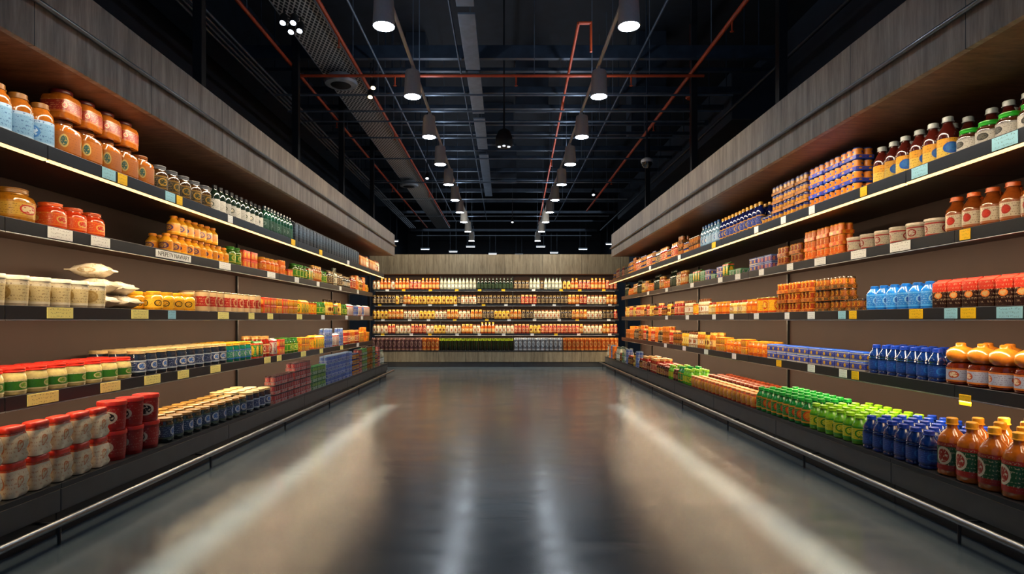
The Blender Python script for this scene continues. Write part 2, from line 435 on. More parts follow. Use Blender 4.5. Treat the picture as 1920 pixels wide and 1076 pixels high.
# kinds -------------------------------------------------------
bottle('blue_label_amber', 'oil_bottle', .085, .34, '#8a4c08', '#7c5018', lm('#6f9cc0', '#98b8d4', '#2f6faf', '#1a4a80', 2, 1.4, .26, inner='#a9c4dc'), neck=.55, llo=.08, lhi=.6, sh=.7)
jar('amber_jug', 'syrup_jug', .105, .29, '#985208', '#703c04', lm('#94540a', '#94540a', '#a89050', '#7c4008', 4, 1.1, .34, 0, 1, inner='#1c4a48'), n=4.5, lhi=.66, lidr=.7, lh=.12)
jar('amber_jug_red', 'syrup_jug', .105, .23, '#985208', '#580c04', lm('#7c1008', '#985208', '#c0a878', '#c0a070', 4, 1.1, .2, .14, .9, inner='#a8140a'), n=4.5, llo=.2, lhi=.62, lidr=.72, lh=.14)
jar('dark_jar', 'coffee_jar', .09, .27, '#34200a', '#4a4e54', lm('#1c1c16', '#6a4e18', '#98741f', '#a08850', 3, 1.2, .3, inner='#1b2822'))
bottle('dark_bottle', 'wine_bottle', .06, .33, '#101e16', '#1a1e22', lm('#a8a8a0', '#a8a8a0', '#33413a', '#333333', 2, 1, .25), neck=.4)
bottle('green_bottle', 'wine_bottle', .055, .36, '#12382a', '#1f2f35', lm('#1c3c30', '#204034', '#708078', '#708078', 2, 1, .2, inner='#1c3c30'), neck=.4)
carton('slate_carton', 'milk_carton', .15, .12, .34, '#1a222c', lm('#1c2530', '#141c24', '#3f5666', '#5f7385', 1, 1, .2, inner='#1f2b38'))
carton('amber_carton', 'drink_carton', .15, .12, .28, '#8a3a14', lm('#a8581c', '#c5984a', '#d1b070', '#40201a', 1, 1, .3))
jar('gold_jar', 'pickle_jar', .13, .26, '#b07008', '#805404', lm('#c09838', '#b07808', '#a81408', '#5a3a10', 3, 1.5, .3, inner='#d0c098'), n=3)
jar('orange_jar', 'sauce_jar', .1, .22, '#e03c02', '#d85404', lm('#e04804', '#e86c04', '#e0b860', '#e8b860', 3, 1.3, .28, inner='#d02404'), n=2.6)
bottle('honey_bottle', 'honey_bottle', .066, .21, '#e8a004', '#f09404', lm('#e89008', '#f0b410', '#4b2868', '#a04a18', 2, 1.1, .34, inner='#d8a040'), neck=.5, sh=.6, lhi=.6)
carton('green_pack', 'food_carton', .13, .1, .25, '#1e6a18', lm('#147a1c', '#c82808', '#e8a808', '#e8d0a0', 1, 1, .3, inner='#e8c830'))
flatbox('orange_box', 'food_box', .22, .16, .12, lm('#e84c08', '#c81804', '#f0b020', '#f0d098', 2, 1.4, .34, inner='#f0b840'), '#d83404')
flatbox('teal_box', 'tea_box', .24, .16, .1, lm('#088050', '#98c0a8', '#d0d0a0', '#c8d8d0', 2, 1.4, .3, inner='#0860a0'), '#148c60')
flatbox('blue_box', 'blue_box', .26, .18, .1, lm('#0440c0', '#e0dcc8', '#f8b800', '#f0c020', 2, 1.4, .24, lo=.22, inner='#f0b808'), '#0c50c8')
flatbox('purple_box', 'tea_box', .22, .16, .1, lm('#4c2088', '#8098c8', '#e0a810', '#e0e0e0', 2, 1.4, .3, inner='#b83080'), '#3058a0')
jar('green_jar', 'olive_jar', .075, .25, '#2f5a0e', '#2a7a18', lm('#3d8a14', '#b0b040', '#d0c060', '#203010', 3, 1.2, .3, inner='#70a020'))
jar('dark_white_jar', 'spice_jar', .075, .26, '#1a1c20', '#a89878', lm('#b8b4a8', '#2a3038', '#a07010', '#2a2a2a', 3, 1.2, .3))
tub('white_tub', 'yoghurt_tub', .095, .235, '#d4c8ac', '#dcd4c0', lm('#d0bf8c', '#dcd4bc', '#a88c50', '#7a5a3a', 2, 1.4, .34, inner='#b8a068'))
jar('yellow_jar', 'mustard_jar', .085, .2, '#e8a004', '#ecac08', lm('#ecb004', '#e8a804', '#141416', '#1e1e20', 4, 1.2, .36, inner='#d8a010'))
can('red_can', 'biscuit_can', .085, .255, '#a08868', lm('#a41c14', '#c8a878', '#c8a070', '#d1b388', 3, 1.1, .24, lo=.24, hi=.78, inner='#981810'))
flatbox('yellow_box', 'food_box', .2, .16, .12, lm('#f0a808', '#d83808', '#c01c04', '#a03a10', 2, 1.4, .32, inner='#f0c840'), '#f0a808')
carton('yellow_carton', 'food_carton', .12, .1, .26, '#ecac04', lm('#f0b004', '#d87410', '#2c8018', '#804010', 1, 1, .3, inner='#f0d050'))
carton('white_red_box', 'food_carton', .14, .12, .27, '#c8c2b8', lm('#c8c0b0', '#b82014', '#b82010', '#3050a0', 1, 1, .32))
jar('red_lid_jar', 'relish_jar', .095, .2, '#c0b070', '#d02410', lm('#2c6c1c', '#c4b888', '#b0ac78', '#2a4a20', 3, 1.4, .28, inner='#5a8c20'), llo=.14, lhi=.56, lh=.18, lidr=.93)
jar('navy_jar', 'preserve_jar', .085, .25, '#182230', '#c4a870', lm('#142854', '#98a4b0', '#c0bcb0', '#c0c8d0', 3, 1.2, .3, inner='#2058a0'), lidr=.95, lh=.14)
jar('gold_lid_jar', 'herb_jar', .08, .23, '#1c2420', '#8c6428', lm('#143058', '#384c3c', '#b9bcc0', '#a8b8c8', 3, 1.2, .3, inner='#20589c'), lidr=.9, lh=.14, lhi=.72)
jar('teal_jar', 'teal_jar', .085, .25, '#0c6450', '#e0a808', lm('#0c6850', '#1050a8', '#c0bca0', '#d0d0c0', 3, 1.2, .3, inner='#0460b0'), lidr=.9)
pouch('white_bag', 'flour_bag', .16, .12, .23, lm('#d8c8a8', '#c85028', '#c07850', '#b88060', 1, 1, .2, lo=.0, hi=.9, inner='#d0b890', rough=.2), '#d02c14')
tub('red_canister', 'red_canister', .108, .24, '#94100a', '#b82218', lm('#980c08', '#980c08', '#c8bcac', '#a87060', 2, 1.4, .34, 0, 1, inner='#160808'))
pack('red_white_pack', 'soup_multipack', .22, .15, .125, lm('#a01410', '#a09890', '#c0b8b0', '#d0d0d0', 2, 1.3, .26, inner='#84100c'), lm('#981010', '#4a3a4c', '#c0b4a8', '#d0d0d0', 3, 1.2, .24, inner='#880c0c'), '#4c3030')
pack('blue_white_pack', 'milk_multipack', .22, .15, .125, lm('#10389c', '#98a8b8', '#bcbcb8', '#d0d0d0', 2, 1.3, .28, inner='#1c58b0'), lm('#1848a0', '#a8b4c0', '#a0b0c4', '#d0d0d0', 3, 1.2, .26, inner='#1850b0'), '#7088a8')
pack('green_white_pack', 'milk_multipack', .22, .15, .125, lm('#086424', '#98a8a0', '#c4c0bc', '#f0f0f0', 2, 1.3, .28, inner='#088030'), lm('#086820', '#1c4a2c', '#c4b82c', '#f0f0f0', 3, 1.2, .3, inner='#18902c'), '#206838')
pack('blue_orange_pack', 'snack_multipack', .28, .19, .11, lm('#0440c0', '#0450d0', '#f08804', '#f0a010', 2, 1.5, .24, inner='#f0a010'), lm('#f08c08', '#f0a010', '#0448c0', '#b05808', 3, 1.2, .16, lo=0, hi=1, inner='#0448c0'), '#1c3c80')
pack('gold_blue_pack', 'snack_multipack', .26, .18, .11, lm('#c07c08', '#0c2070', '#0c1c68', '#1a1a3a', 2, 1.5, .24, inner='#d89410'), lm('#b87808', '#0c2480', '#d09818', '#101840', 3, 1.2, .3, hi=.72, inner='#a06808'), '#28304c')
pack('orange_pack', 'juice_multipack', .24, .16, .12, lm('#f06404', '#f08408', '#f8b820', '#b82804', 2, 1.5, .3, inner='#f09410'), lm('#f07404', '#f09810', '#c83004', '#a02404', 3, 1.2, .28, inner='#f8a820'), '#e07c08')
pack('brown_pack', 'bean_multipack', .26, .18, .13, lm('#88280a', '#c87808', '#d89828', '#d8a850', 2, 1.5, .3, inner='#982c08'), lm('#983008', '#d08c10', '#d09818', '#40180c', 3, 1.2, .3, inner='#702004'), '#8c4c10')
pack('dark_orange_pack', 'bean_multipack', .26, .18, .13, lm('#2c1c10', '#a05008', '#d08c18', '#c89848', 2, 1.5, .3, inner='#602c08'), lm('#883c04', '#20201c', '#d09418', '#d8a048', 3, 1.2, .3, inner='#4c1c04'), '#38281a')
bottle('brown_sauce', 'sauce_bottle', .07, .35, '#40100a', '#98a0a0', lm('#c8a840', '#c88c08', '#1450a0', '#6a5018', 2, 1.1, .28, hi=.6, inner='#2468a8'), neck=.46, llo=.06, lhi=.5, sh=.6)
jar('green_lid_jar', 'green_lid_jar', .08, .19, '#381a0c', '#148c14', lm('#a8a69c', '#90908a', '#2a2a26', '#4a4a44', 3, 1.2, .28, inner='#55554a'), lidr=.8, lh=.2)
bottle('navy_bottle', 'beer_bottle', .06, .36, '#0c1850', '#d09408', lm('#102a78', '#b87c08', '#c89818', '#a8a8b8', 2, 1.1, .28, inner='#143888'), neck=.45)
bottle('clear_bottle', 'water_bottle', .06, .38, '#587c94', '#2a5c94', lm('#90a8bc', '#6c94b0', '#2a5c94', '#2a5a80', 2, 1.1, .3), neck=.4, ribs=True)
bottle('orange_cap_bottle', 'dressing_bottle', .08, .31, '#8c4410', '#e86404', lm('#c8bca4', '#a05c34', '#a82414', '#5a3020', 3, 1.2, .24, inner='#c02c18'), neck=.5, sh=.6, llo=.1, lhi=.55)
tub('white_red_tub', 'cream_tub', .1, .17, '#c0b49c', '#ccc4b4', lm('#c0b8a4', '#a82010', '#90140c', '#4a3a60', 3, 1.4, .3, inner='#c4bcb0'))
carton('red_carton', 'red_carton', .15, .11, .25, '#d02c08', lm('#30120a', '#c82808', '#e87810', '#d0b890', 1, .7, .2, lo=0, hi=.66, oval=1.6, inner='#d8b070'))
bottle('blue_bottle', 'blue_bottle', .065, .25, '#0470d0', '#0464c0', lm('#0478d0', '#40a0e8', '#88c0e8', '#b8d8f0', 2, 1.1, .28, inner='#0450b0'), neck=.5, sh=.7, n=3, lhi=.66)
can('yellow_can', 'yellow_can', .075, .23, '#a88c40', lm('#f0b004', '#d04408', '#c82c04', '#6a4010', 3, 1.2, .3, inner='#f0c840'))
jar('cream_jar', 'jam_jar', .075, .22, '#c8a450', '#a82c04', lm('#d8c480', '#c07c10', '#a84004', '#6a4a20', 3, 1.2, .3))
jar('orange_small_jar', 'jam_jar', .075, .22, '#e06804', '#e09808', lm('#e88c10', '#d04004', '#c02c04', '#6a3010', 3, 1.2, .3, inner='#f0b040'))
bulb('bulb_bottle', 'dome_cap_bottle', .1, .35, '#481404', '#c07010', lm('#8c94ac', '#a85c14', '#903408', '#5a3a50', 3, 1.3, .26, inner='#b8a890'))
bottle('navy_water', 'navy_bottle', .062, .29, '#062460', '#0834a0', lm('#083488', '#062460', '#1c64b0', '#3c78b8', 2, 1.1, .28, inner='#084098'), neck=.5, sh=.66, n=3, ribs=True)
bottle('orange_bottle', 'juice_bottle', .088, .42, '#b05c08', '#e09c08', lm('#12502c', '#9c1c0c', '#d0c4a8', '#b8a888', 3, .9, .26, lo=.2, hi=.86, inner='#a02408', oval=.8), neck=.36, sh=.6, llo=.1, lhi=.58)
bottle('lime_bottle', 'lime_bottle', .063, .27, '#5ca404', '#84c004', lm('#c8c008', '#2c8c0c', '#148008', '#2a6a1c', 2, 1.1, .3, inner='#e0d810'), neck=.52, sh=.6, lhi=.6)
bottle('green_drink', 'green_bottle', .065, .29, '#067024', '#0c9430', lm('#087c28', '#e89c04', '#e84c04', '#d8d080', 2, 1.1, .36, inner='#f09c08'), neck=.5, sh=.6, lhi=.62)
pouch('yellow_red_bag', 'snack_bag', .14, .11, .185, lm('#e8a438', '#d83008', '#c82804', '#a84a1c', 1, 1, .3, inner='#f0c878'), '#d08830', .9)
jar('brown_jar', 'brown_jar', .07, .21, '#44160a', '#7c2c08', lm('#a05c30', '#44160a', '#b0906c', '#402018', 3, 1.2, .3, inner='#7a3010'))
jar('cocoa_jar', 'brown_jar', .07, .23, '#301408', '#a03008', lm('#7c3c14', '#d09420', '#c8a868', '#402018', 3, 1.2, .3, inner='#8a2808'))
# end wall
bottle('w_orange', 'amber_bottle', .056, .37, '#b85008', '#e09c28', lm('#e0b868', '#b84008', '#98280c', '#6a3010', 2, 1.1, .3), neck=.5)
bottle('w_white', 'pale_bottle', .056, .38, '#a8a890', '#4a5a50', lm('#dcdccc', '#4a5a50', '#3a4a40', '#303030', 2, 1.1, .3), neck=.5)
bottle('w_green', 'wine_bottle', .056, .38, '#0e1c12', '#16281c', lm('#16281c', '#24382a', '#5a6a40', '#707a50', 2, 1.1, .2, inner='#24382a'), neck=.4)
jar('w_amber', 'amber_jar', .06, .31, '#a8540c', '#d09838', lm('#e0b460', '#b8580c', '#90280c', '#6a3a10', 3, 1.2, .3, inner='#e8d8a8'))
jar('w_yellow', 'yellow_jar', .06, .32, '#c89018', '#281c14', lm('#e8c860', '#c8a850', '#802008', '#50300c', 3, 1.2, .3, inner='#502810'))
jar('w_cream', 'pale_jar', .06, .3, '#c8b890', '#704020', lm('#e8e0c8', '#a06830', '#80401c', '#604028', 3, 1.2, .3, inner='#b86838'))
jar('w_dark', 'dark_jar', .06, .29, '#281c14', '#786030', lm('#40281a', '#a89060', '#c8b080', '#e0d8c0', 3, 1.2, .26, inner='#281408'))
jar('w_red', 'red_jar', .06, .31, '#901808', '#c8904c', lm('#b02410', '#e0b878', '#f0d8a8', '#f0d8a0', 3, 1.2, .26, inner='#781408'))
can('w_purple', 'plum_can', .066, .4, '#7a5a60', lm('#5c2c38', '#b88870', '#d0a890', '#c8a090', 3, .6, .22, inner='#602c38'))
can('w_lime', 'black_can', .066, .4, '#10180e', lm('#10180e', '#b8c810', '#405010', '#607020', 3, .6, .16, lo=0, hi=.8, inner='#101808'))
can('w_silver', 'silver_can', .066, .4, '#a8aeb4', lm('#5a6470', '#c0c4c8', '#e0e8ec', '#f0f0f0', 3, .6, .22, inner='#707c88'))
can('w_copper', 'copper_can', .066, .4, '#c8701c', lm('#d0580c', '#f0a048', '#f8c868', '#8a3a10', 3, .6, .22, inner='#b03c08'))
LAB = dict(
 blue_label_amber='amber bottle with pale blue wrap label and brown cap', amber_jug='square amber jug with oval teal label', amber_jug_red='square amber jug with red label stacked on jugs',
 dark_jar='dark brown glass jar with grey lid', dark_bottle='dark glass bottle with white label', green_bottle='tall dark green glass bottle', slate_carton='dark slate drink carton with folded top', amber_carton='orange-brown printed drink carton',
 gold_jar='large golden glass jar with cream and red label', orange_jar='orange-red sauce jar with orange lid', honey_bottle='small yellow honey bottle with orange cap',
 green_pack='green and red printed food carton', orange_box='orange-red printed food box', teal_box='teal green printed food box', blue_box='blue and yellow printed food box', purple_box='purple and blue printed food box',
 green_jar='green glass jar with green lid', dark_white_jar='dark glass jar with white label', white_tub='cream-white cylindrical tub with printed label', yellow_jar='yellow jar with yellow lid and black emblem', red_can='red and cream printed cylindrical can',
 yellow_box='yellow and red printed food box', yellow_carton='yellow printed carton with folded top', white_red_box='white and red printed carton', red_lid_jar='squat cream sauce jar with red lid and green label', navy_jar='dark navy jar with beige lid and blue label',
 gold_lid_jar='dark jar with gold lid and blue label', teal_jar='teal and blue jar with yellow lid', white_bag='crinkled cream-white bag with red sealed top', red_canister='red canister with black and white round emblem',
 red_white_pack='shrink-wrapped red and white tray pack', blue_white_pack='shrink-wrapped blue and white tray pack', green_white_pack='shrink-wrapped green and white tray pack', blue_orange_pack='blue and orange tray pack of tins', gold_blue_pack='gold and navy tray pack of tins',
 orange_pack='orange tray pack of tins', brown_pack='red-brown tray pack of tins', dark_orange_pack='dark brown and orange tray pack of tins', brown_sauce='dark red-brown sauce bottle with yellow label and pale cap', green_lid_jar='small dark jar with green lid and white label',
 navy_bottle='dark blue bottle with golden cap', clear_bottle='pale blue bottle with ribbed body', orange_cap_bottle='brown bottle with white label and orange cap', white_red_tub='squat white tub with red printed label', red_carton='red and dark brown drink carton with orange emblem',
 blue_bottle='square-shouldered bright blue bottle', yellow_can='yellow and red printed tin can', cream_jar='cream jar with red-brown lid', orange_small_jar='small orange jar with golden lid', bulb_bottle='bottle with bulbous glossy orange dome cap',
 navy_water='ribbed dark blue plastic bottle', orange_bottle='large orange juice bottle with green and red round label', lime_bottle='lime green bottle with yellow label', green_drink='green bottle with orange fruit label', yellow_red_bag='yellow and red snack bag',
 brown_jar='brown jar with red-brown lid', cocoa_jar='dark brown jar with red lid', w_orange='small orange bottle with golden cap', w_white='pale bottle with grey-green cap', w_green='dark green bottle with dark cap', w_amber='amber jar with golden lid', w_yellow='yellow jar with dark lid',
 w_cream='cream jar with tan lid', w_dark='dark jar with pale label', w_red='red jar with golden lid', w_purple='tall plum-coloured can on base shelf', w_lime='tall black can with lime top band', w_silver='tall silver can with grey label', w_copper='tall copper-orange can with pale emblem')

COUNT = 0
def put(key, loc, yaw, label, category, group, near):
    global COUNT
    k = KINDS[key]; COUNT += 1
    k.setdefault('_o', {})
    if near not in k['_o']:
        if near:
            o = bpy.data.objects.new(k['name'], k['near'][0][1])
            kids = [bpy.data.objects.new(pn, me) for pn, me in k['near'][1:]]
        else:
            o = bpy.data.objects.new(k['name'], k['far']); kids = []
        k['_o'][near] = (o, kids)
    else:
        t, tk = k['_o'][near]
        o = t.copy(); kids = [q.copy() for q in tk]
        for q in kids: q.parent = None
    o.location = loc; o.rotation_euler = (0, 0, yaw)
    COL.objects.link(o)
    for q in kids:
        q.parent = o; COL.objects.link(q)
    o['label'] = label; o['category'] = category; o['group'] = group
    return o

FX = {'L': {1: -3.25, 2: -3.53, 3: -3.53, 4: -3.53, 5: -3.12}, 'R': {1: 3.35, 2: 3.73, 3: 3.73, 4: 3.73, 5: 3.19}}
LVN = {1: 'top shelf', 2: 'upper shelf', 3: 'middle shelf', 4: 'lower shelf', 5: 'base shelf'}
def surf(sd, lv): return SIDE[sd]['e'][lv][1]+.0955 if lv < 5 else SIDE[sd]['base'][1]+.0005
def row(sd, lv, y0, y1, key, rows, layers, gap=1.03, inset=0, top=None):
    k = KINDS[key]; s = SIDE[sd]['s']; fx = FX[sd][lv]; z = surf(sd, lv); label = LAB[key]
    n = max(1, int((y1-y0)/(k['w']*gap))); step = (y1-y0)/n
    cat = k['name'].split('_')[-1]
    grp = k['name'].replace('_', ' ')+'s on the '+LVN[lv]
    for i in range(n):
        y = y0+(i+.5)*step
        for r in range(rows):
            x = fx+s*(inset+.008+k['d']*(.5+r*1.06))
            for l in range(layers):
                if l > 0 and top and not (top[0] <= y <= top[1]): continue
                if r > 0 and layers > 1 and l < layers-1 and not top: continue
                if l > 0 and r > 0: continue
                yaw = -s*math.pi/2
                if not k['sq']: yaw += random.uniform(-.5, .5)
                elif layers == 1: yaw += random.uniform(-.03, .03)
                jx = random.uniform(-.003, .003) if layers == 1 else 0
                jy = random.uniform(-.2, .2)*max(0, step-k['w'])
                put(key, (x+jx, y+jy, z+l*(k['h']+.0005)), yaw, label, cat, grp, y < 8.6)
def mixrow(sd, lv, y0, y1, keys, rows=1, H=.36):
    y = y0; last = None
    while y < y1-.12:
        key = random.choice([q for q in keys if q != last] or keys); last = key
        k = KINDS[key]; w = k['w']*1.04
        n = random.randint(1, 2) if w > .2 else random.randint(2, 4)
        e = min(y1, y+n*w+.01)
        if e-y < w: break
        boxy = k['name'].endswith('multipack') or k['name'].endswith('box')
        L = max(1, int((H+.03)/k['h'])) if boxy else 1
        if L > 1 and random.random() < .3: L -= 1
        row(sd, lv, y, e, key, rows, L)
        y = e+random.choice((.0, .01, .02))

# left ---------------------------------------------------------
row('L', 1, 3.2, 4.32, 'blue_label_amber', 2, 1)
row('L', 1, 4.34, 5.52, 'amber_jug', 2, 1)
k = KINDS['amber_jug']
for i in range(4):
    put('amber_jug_red', (-3.258-k['d']*.5, 4.34+(i+.5)*1.18/5, surf('L', 1)+k['h']+.0005), math.pi/2+random.uniform(-.05, .05), LAB['amber_jug_red'], 'jug', 'red-labelled jugs on the top shelf', True)
row('L', 1, 5.56, 6.62, 'dark_jar', 2, 1)
row('L', 1, 6.66, 8.0, 'dark_bottle', 2, 1)
row('L', 1, 8.04, 9.1, 'green_bottle', 2, 1)
row('L', 1, 9.15, 13.2, 'slate_carton', 1, 1, 1.12)
mixrow('L', 1, 13.3, 15.5, ['amber_carton', 'w_red', 'w_cream'])
row('L', 2, 3.5, 4.56, 'gold_jar', 2, 1)
row('L', 2, 4.6, 5.27, 'orange_jar', 2, 1)
row('L', 2, 6.19, 7.6, 'honey_bottle', 2, 2, top=(6.4, 7.35))
mixrow('L', 2, 7.64, 8.6, ['green_pack', 'orange_box', 'green_jar'], 2, .24)
mixrow('L', 2, 8.63, 9.9, ['orange_box', 'orange_pack', 'orange_small_jar'], 1, .25)
mixrow('L', 2, 9.95, 11.8, ['green_jar', 'w_green', 'green_pack', 'w_amber'])
mixrow('L', 2, 11.85, 13.6, ['dark_white_jar', 'w_dark', 'w_white'], H=.3)
mixrow('L', 2, 13.65, 15.5, ['yellow_jar', 'w_red', 'w_yellow', 'orange_pack'])
row('L', 3, 3.4, 5.3, 'white_tub', 2, 1)
row('L', 3, 5.96, 6.8, 'yellow_jar', 2, 1)
row('L', 3, 6.95, 8.62, 'red_can', 2, 1)
mixrow('L', 3, 8.66, 10.2, ['yellow_box', 'orange_box', 'yellow_can'], 1, .25)
mixrow('L', 3, 10.25, 11.15, ['yellow_carton', 'yellow_can'], 1)
mixrow('L', 3, 11.2, 13.3, ['green_jar', 'green_pack', 'w_yellow'])
mixrow('L', 3, 13.35, 15.5, ['white_red_box', 'w_red', 'blue_white_pack'])
row('L', 4, 3.4, 5.65, 'red_lid_jar', 2, 1)
row('L', 4, 5.68, 7.55, 'navy_jar', 3, 1)
row('L', 4, 7.58, 8.3, 'teal_jar', 3, 1)
mixrow('L', 4, 8.35, 9.2, ['green_pack', 'white_red_box', 'w_red'], 3)
mixrow('L', 4, 9.25, 10.2, ['orange_box', 'yellow_box', 'green_jar'], 2, .25)
mixrow('L', 4, 10.25, 11.6, ['yellow_carton', 'yellow_can', 'yellow_box'], 2, .26)
mixrow('L', 4, 11.65, 13.0, ['blue_white_pack', 'blue_box', 'white_red_box'], 2, .36)
mixrow('L', 4, 13.05, 15.5, ['orange_pack', 'w_amber', 'w_red', 'yellow_box', 'w_yellow'], 2, .36)
row('L', 5, 2.9, 4.7, 'white_bag', 2, 2)
row('L', 5, 4.73, 5.42, 'red_canister', 2, 2)
row('L', 5, 5.45, 7.2, 'gold_lid_jar', 3, 1)
row('L', 5, 7.22, 7.95, 'navy_jar', 3, 1)
row('L', 5, 8.0, 8.75, 'red_white_pack', 2, 3)
row('L', 5, 8.78, 9.55, 'red_white_pack', 2, 4)
row('L', 5, 9.6, 10.35, 'green_white_pack', 2, 3)
row('L', 5, 10.38, 11.6, 'blue_white_pack', 2, 4)
mixrow('L', 5, 11.65, 15.4, ['blue_white_pack', 'gold_blue_pack', 'red_white_pack', 'green_white_pack', 'dark_orange_pack', 'w_white'], 2, .5)
m_ = lm('#dccfb8', '#d0c4ac', '#b09870', '#a89878', 1, 1, .2, inner='#c8bca4', rough=.2)
rr = [(.11, .008, 0), (.1, .014, .03), (.12, .04, .06), (.13, .055, .1), (.13, .062, .15), (.132, .064, .2), (.13, .06, .25), (.12, .045, .3), (.1, .016, .335), (.11, .008, .37)]
bd = loft([(a, c, z, 2.4) for a, c, z in rr], 40, box=True, jit=.055, seed=3)
K('lying_bag', 'plastic_bag', [('bag_body', bd, m_)], .24, .12, .37)
zz = surf('L', 3)
for (x, y, z, ya) in ((-3.6, 5.45, .078, .04), (-3.6, 5.77, .078, -.05), (-3.62, 5.5, .225, .12), (-3.64, 5.74, .215, -.15), (-3.66, 5.52, .365, .3)):
    o = put('lying_bag', (x, y, zz+z), 0, 'crinkled white plastic bag lying in a pile', 'bag', 'white bags in a pile', True)
    o.rotation_euler = (math.pi/2, 0, -math.pi/2+ya)

# right --------------------------------------------------------
row('R', 1, 3.2, 4.42, 'green_lid_jar', 1, 1)
row('R', 1, 3.2, 4.42, 'brown_sauce', 2, 1, inset=.18)
row('R', 1, 4.45, 5.4, 'brown_sauce', 2, 1)
row('R', 1, 5.6, 6.5, 'blue_orange_pack', 1, 4)
row('R', 1, 6.52, 7.7, 'gold_blue_pack', 1, 4, top=(6.5, 7.5))
row('R', 1, 7.75, 9.2, 'navy_bottle', 2, 1)
row('R', 1, 9.25, 10.1, 'clear_bottle', 2, 1)
mixrow('R', 1, 10.15, 11.4, ['gold_blue_pack', 'dark_orange_pack'], 1, .4)
mixrow('R', 1, 11.45, 18.2, ['dark_orange_pack', 'brown_pack', 'w_dark', 'w_red', 'gold_blue_pack'], 1, .4)
row('R', 2, 3.4, 5.04, 'orange_cap_bottle', 2, 1)
row('R', 2, 5.08, 6.5, 'white_red_tub', 2, 1)
row('R', 2, 6.5, 7.35, 'orange_pack', 1, 3)
row('R', 2, 7.38, 8.1, 'brown_pack', 1, 2)
mixrow('R', 2, 8.2, 9.2, ['purple_box', 'blue_box'], 1, .22)
mixrow('R', 2, 9.25, 12.0, ['teal_box', 'green_pack', 'teal_box', 'blue_box'], 1, .24)
mixrow('R', 2, 12.1, 18.2, ['orange_small_jar', 'w_yellow', 'w_amber', 'w_green', 'w_cream'])
row('R', 3, 3.5, 5.13, 'red_carton', 2, 1)
row('R', 3, 5.16, 6.1, 'blue_bottle', 2, 1)
row('R', 3, 6.14, 7.1, 'dark_orange_pack', 1, 3, top=(6.4, 7.2))
row('R', 3, 7.13, 8.1, 'brown_pack', 1, 3)
row('R', 3, 8.2, 8.75, 'yellow_can', 1, 1)
mixrow('R', 3, 8.8, 12.3, ['cream_jar', 'yellow_can', 'w_cream', 'orange_small_jar'])
mixrow('R', 3, 12.4, 18.2, ['w_amber', 'w_red', 'w_yellow', 'cocoa_jar'])
row('R', 4, 3.5, 5.04, 'bulb_bottle', 2, 1)
row('R', 4, 5.08, 6.05, 'navy_water', 3, 1)
row('R', 4, 6.08, 8.36, 'blue_box', 2, 2)
mixrow('R', 4, 8.4, 10.4, ['yellow_can', 'orange_small_jar', 'yellow_box'], 2, .25)
mixrow('R', 4, 10.45, 12.4, ['w_amber', 'w_yellow', 'w_cream'], 2)
mixrow('R', 4, 12.45, 18.2, ['brown_pack', 'w_red', 'orange_pack', 'w_dark', 'dark_orange_pack'], 2, .42)
row('R', 5, 2.9, 4.4, 'orange_bottle', 4, 1)
row('R', 5, 4.43, 5.28, 'navy_water', 5, 1)
row('R', 5, 5.31, 6.2, 'lime_bottle', 5, 1)
row('R', 5, 6.23, 7.5, 'green_drink', 4, 1)
row('R', 5, 7.53, 10.1, 'yellow_red_bag', 2, 1)
row('R', 5, 7.53, 10.1, 'brown_jar', 3, 1, inset=.28)
mixrow('R', 5, 10.15, 14.0, ['brown_jar', 'w_red', 'cocoa_jar', 'w_amber', 'w_white', 'green_drink', 'lime_bottle'], 3)
mixrow('R', 5, 14.05, 18.2, ['blue_white_pack', 'green_white_pack', 'cocoa_jar', 'orange_pack', 'w_yellow', 'w_white'], 2, .4)

# end wall ------------------------------------------------------
def wallrow(z, segs, yf):
    for (x0, x1, keys) in segs:
        keys = keys.split(); seq = []; tot = 0
        while True:
            key = random.choice(keys)
            n = random.randint(1, 4)
            stop = False
            for _ in range(n):
                if tot+KINDS[key]['w']*1.01 > x1-x0: stop = True; break
                seq.append(key); tot += KINDS[key]['w']*1.01
            if stop: break
        gap = (x1-x0-tot)/max(1, len(seq)); x = x0
        for key in seq:
            k = KINDS[key]; wd = k['w']*1.01+gap
            put(key, (x+wd/2, yf+k['d']/2+random.uniform(0, .02), z), random.uniform(-.4, .4), LAB[key], k['name'].split('_')[-1], 'goods on the end-wall shelving', False)
            x += wd
wallrow(BL[1]+.0605, ((-4.29, -2.1, 'w_orange w_red w_cream w_orange'), (-2.09, -.9, 'w_white'), (-.89, .3, 'w_green'), (.32, 1.89, 'w_white w_white w_dark'), (1.91, 3.7, 'w_orange w_red w_yellow')), BY+.05)
wallrow(BL[2]+.0605, ((-4.29, -.9, 'w_yellow w_cream w_amber w_dark'), (-.89, 1.2, 'w_cream w_amber w_dark w_red w_white'), (1.21, 3.7, 'w_cream w_amber w_red w_dark')), BY+.05)
wallrow(BL[3]+.0605, ((-4.29, -1.1, 'w_yellow w_cream w_amber w_red'), (-1.09, .7, 'w_yellow w_amber w_white w_dark'), (.71, 3.7, 'w_amber w_red w_cream w_dark')), BY+.05)
wallrow(BL[4]+.0605, ((-4.29, -1.4, 'w_cream w_yellow w_amber w_red'), (-1.39, 1.2, 'w_amber w_yellow w_red w_cream w_orange'), (1.21, 3.7, 'w_amber w_red w_cream')), BY+.05)
wallrow(BB+.0005, ((-4.29, -2.1, 'w_purple w_purple w_copper'), (-2.09, .3, 'w_lime'), (.32, 1.89, 'w_silver'), (1.91, 3.7, 'w_copper')), BY-.12)

